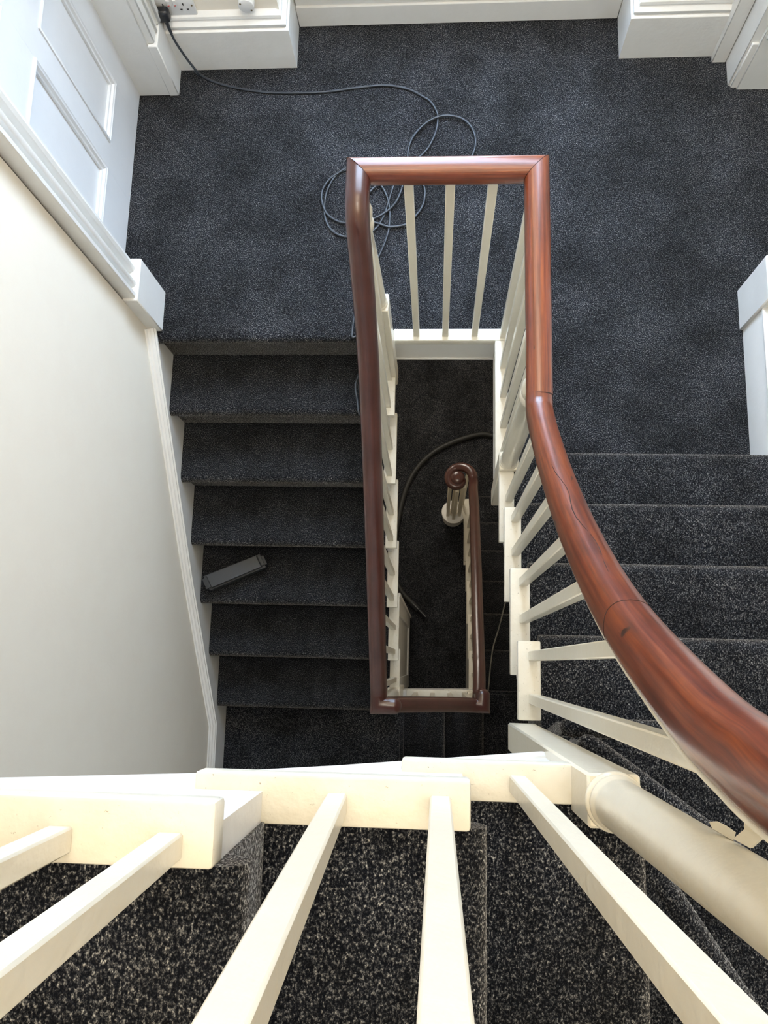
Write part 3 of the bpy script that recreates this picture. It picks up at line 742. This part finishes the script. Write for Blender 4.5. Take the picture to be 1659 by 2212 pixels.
obj('carved_star', bm, M_MAHOG, ey)
for k, n in enumerate(nosG[:5]):
    z = -(11 + k) * RL
    for dy in (-0.035, -0.135):
        y = n + dy
        baluster(g6, (0.2130, y, z + 0.002), (0.2060, y, -1.774 + 0.9 - (y + .127) * .84 - 0.02), 0.02, 0.018)
baluster(g6, (0.178, 1.075, zc + 0.002), (0.178, 1.075, ZV - 0.01), 0.02, 0.02)
n6 = bpy.data.objects.new('newel_post', None); C.objects.link(n6); n6.parent = g6
n6['org'] = (CC.x, CC.y, zc); n6.location = Vector((CC.x, CC.y, zc)) - Vector(g6['org'])
bm = bmesh.new(); lathe(bm, (CC.x, CC.y, zc), [(0.030, 0), (0.030, 0.012), (0.022, 0.018), (0.020, 0.4), (0.019, 0.88)], 20); obj('turned_shaft', bm, M_WHITE, n6)
for k in range(6):
    a = math.radians(k * 60 + 30)
    x, y = CC.x + 0.045 * math.cos(a), CC.y + 0.045 * math.sin(a)
    obj('baluster', stick((x, y, zc + 0.002), (x, y, ZV - 0.012), 0.0195, 0.0195), M_WHITE, n6)

# ------------------------------------------------------------------ socket, plate, plug
so = thing('wall_socket', 'white double power socket low on the left pier', 'socket', (-0.893, 2.131, 0.216))
obj('face_plate', B(-0.9620, -0.8200, 2.1240, 2.1345, 0.2180, 0.3040, 0.003, 2), M_SOCK, so)
for cx_ in (-0.925, -0.857):
    for (dx, dz, w_, h_) in ((0, 0.020, 0.0035, 0.008), (-0.011, 0.0, 0.007, 0.0035), (0.011, 0.0, 0.007, 0.0035)):
        obj('pin_slot', B(cx_ + dx - w_ / 2, cx_ + dx + w_ / 2, 2.1228, 2.1245, 0.246 + dz - h_ / 2, 0.246 + dz + h_ / 2), M_BLACK, so)
for cx_ in (-0.905, -0.883):
    s_ = obj('rocker_switch', B(cx_ - 0.006, cx_ + 0.006, 2.1200, 2.1245, 0.262, 0.284, 0.001), M_SOCK, so)
    obj('switch_mark', B(cx_ - 0.003, cx_ + 0.003, 2.1192, 2.1203, 0.2640, 0.2665), M_RED, s_)
for cx_ in (-0.9535, -0.829):
    bm = bmesh.new(); bmesh.ops.create_cone(bm, cap_ends=True, segments=12, radius1=0.003, radius2=0.003, depth=0.002, matrix=Matrix.Translation((cx_, 2.1235, 0.261)) @ Matrix.Rotation(math.pi / 2, 4, 'X')); obj('screw', bm, M_SCREW, so)
rp_ = thing('blanking_plate', 'round white blanking plate with two screws on the left pier', 'wall plate', (-0.641, 2.13, 0.235))
bm = bmesh.new(); lathe(bm, (0, 0, 0), [(0.0265, 0), (0.0265, 0.020), (0.0255, 0.0235), (0.023, 0.0245)], 36)
bmesh.ops.transform(bm, matrix=Matrix.Translation((-0.645, 2.1345, 0.263)) @ Matrix.Rotation(math.pi / 2, 4, 'X'), verts=bm.verts); obj('plate', bm, M_SOCK, rp_)
for dx, dz in ((-0.017, 0.012), (0.015, -0.014)):
    bm = bmesh.new(); bmesh.ops.create_cone(bm, cap_ends=True, segments=12, radius1=0.0032, radius2=0.0032, depth=0.0016, matrix=Matrix.Translation((-0.645 + dx, 2.1096, 0.263 + dz)) @ Matrix.Rotation(math.pi / 2, 4, 'X')); obj('screw', bm, M_SCREW, rp_)

# ------------------------------------------------------------------ extension cord
cord = thing('extension_cord', 'slate grey cord from the plug looping over the landing and down the stairs', 'cord', (-0.2, 1.2, 0.0))
r_ = 0.0042
def fl(pts, z=None): return [at(x, y, r_ if z is None else z) for x, y in pts]
start = [Vector((-0.925, 2.098, 0.225)), Vector((-0.918, 2.085, 0.16)), Vector((-0.895, 2.070, 0.09)), Vector((-0.865, 2.05, 0.035))]
A = start + fl([(420, 154), (455, 174), (500, 188), (560, 198), (620, 201), (700, 199), (770, 190), (830, 184.5), (880, 192), (912, 208), (930, 220), (943, 240.6), (945.7, 259), (941, 286), (929.6, 311.6), (916, 330), (882, 362), (857, 387), (845, 417), (838, 440), (829, 467), (813, 492.6), (787, 508), (753, 512), (730, 507), (712, 493), (702, 470), (700.6, 447), (706, 414), (721, 385), (741, 369), (775, 369), (808, 386), (829, 410), (840, 440), (842, 467), (840, 495), (831, 524.6), (819, 552), (800, 590), (780, 635), (768, 672), (762, 705), (761, 728)])
A += [Vector((-0.271, 1.068, 0.004)), Vector((-0.2705, 1.050, -0.006)), Vector((-0.270, 1.046, -0.03)), Vector((-0.270, 1.044, -0.08)), Vector((-0.270, 1.040, -0.14)), Vector((-0.270, 1.025, -RL + r_))]
A += [at(768, 830, -RL + r_), at(772, 868, -RL + r_), at(775.5, 893, -RL + r_)]
A += [Vector((-0.252, 0.842, -0.196)), Vector((-0.249, 0.815, -0.30))]
for k, n in enumerate(nosL[1:5], 1):
    z = -(k + 1) * RL + r_
    A += [Vector((-0.240, n + 0.13, z)), Vector((-0.238, n + 0.02, z)), Vector((-0.236, n - 0.010, z - 0.022)), Vector((-0.236, n - 0.022, z - 0.10))]
bm = bmesh.new(); tube(bm, smoothpath(A, 5), r_, 8)
B1 = fl([(780, 482), (808, 472), (829, 461), (849.5, 444), (863, 421.6), (874, 385), (880, 350), (881, 330), (886, 309), (897.6, 288.7), (920.5, 265.8), (945.7, 253), (968.6, 249.8), (996, 255.5), (1016.7, 272.7), (1027, 300), (1023.6, 327.6), (1008, 358), (975, 380), (938.8, 388), (886, 389.5), (840, 390.6), (817, 398.6), (799, 414.7), (782, 440), (778, 465), (780, 482)], 0.010)
tube(bm, smoothpath(B1, 5), r_, 8)
B2 = fl([(906.8, 387), (916, 403), (918, 421.6), (911, 449), (888, 476.5), (870, 487), (840, 490), (817, 483), (790, 478), (748.7, 482), (725.8, 476.5), (705, 460.5), (695, 433), (697, 410), (709.8, 389.5), (728, 375.7), (760, 358), (820, 345), (875, 355), (906.8, 387)], 0.007)
tube(bm, smoothpath(B2, 5), r_, 8)
obj('cable', bm, M_CORD, cord, ang=60)
bm = bmesh.new()
box(bm, -0.952, -0.908, 2.090, 2.123, 0.222, 0.268, 0.010, 3)
pl = obj('plug', bm, M_BLACK, cord)
bm = bmesh.new(); tube(bm, [(-0.926, 2.102, 0.226), (-0.925, 2.098, 0.208), (-0.921, 2.090, 0.180)], [0.0075, 0.0062, 0.0048], 10); obj('strain_relief', bm, M_BLACK, pl)
# second cord on the lowest flight
Lc = [at(1092, 1299, -13 * RL + .012), at(1084, 1332, -12 * RL + 0.03), at(1076, 1362, -12 * RL + .02), at(1066, 1395, -11 * RL - 0.02), at(1061, 1425, -11 * RL + .01), at(1058, 1455, -11 * RL + .01), at(1056, 1478, -11 * RL + 0.05), at(1053, 1500, -10 * RL + .006), at(1046, 1520, -10 * RL + .005)]
Lc = [at(1108, 1250, -13 * RL + .006), at(1100, 1275, -13 * RL + .006)] + Lc
bm = bmesh.new(); tube(bm, smoothpath(Lc, 5), 0.0038, 8)
tag(obj('thin_cord', bm, mat('pale_grey_cord', (0.20, 0.20, 0.18), 0.5)[0]), 'thin grey cord trailing down the lowest flight beside the scroll rail', 'cord')
# ------------------------------------------------------------------ vacuum hose on the hall floor
hz = GROUND + 0.022
vh = thing('vacuum_hose', 'thick black hose curving over the dark hall floor at the bottom of the well', 'hose', (-0.2, 1.0, GROUND))
hp = smoothpath([at(x, y, hz) for x, y in [(1150, 965), (1110, 948), (1068, 942), (1040, 938), (998, 948), (949, 969), (912, 998), (886, 1035), (870, 1078), (859, 1131), (850, 1185), (851, 1235), (866, 1275), (890, 1302)]], 14)
bm = bmesh.new(); tube(bm, hp, [0.0185 + (0.0015 if i % 2 else -0.0012) for i in range(len(hp))], 14); obj('ribbed_tube', bm, M_HOSE, vh, ang=70)
bm = bmesh.new(); tube(bm, [at(887, 1299, hz), at(893, 1305, hz), at(905, 1317, hz), at(906, 1318, hz), at(920, 1333, hz)], [0.025, 0.028, 0.024, 0.019, 0.017], 16); obj('hose_cuff', bm, M_BLACK, vh)
# ------------------------------------------------------------------ dark case on the left flight
bx = thing('storage_case', 'slate grey oblong plastic case lying askew on the fourth step down', 'case', (-0.80, 0.35, -4 * RL))
zt = -4 * RL + 0.062; q = [at(433, 1246, zt), at(565, 1194, zt), at(578, 1222, zt), at(447, 1277, zt)]
bm = bmesh.new(); frustum(bm, [(p.x, p.y, -4 * RL + 0.001) for p in q], [(p.x, p.y, zt - 0.0) for p in q])
bmesh.ops.bevel(bm, geom=bm.edges[:], offset=0.010, segments=2, affect='EDGES'); obj('case_body', bm, M_BOX2, bx)
cq = sum((Vector(p) for p in q), Vector()) / 4
bm = bmesh.new(); l0 = [cq + (p - cq) * 0.84 for p in q]; 
frustum(bm, [(p.x, p.y, zt - 0.001) for p in l0], [(cq.x + (p.x - cq.x) * 0.96, cq.y + (p.y - cq.y) * 0.96, zt + 0.006) for p in l0]); obj('case_lid', bm, M_BOX, bx)

for o in list(bpy.data.objects):
    if 'org' in o: del o['org']
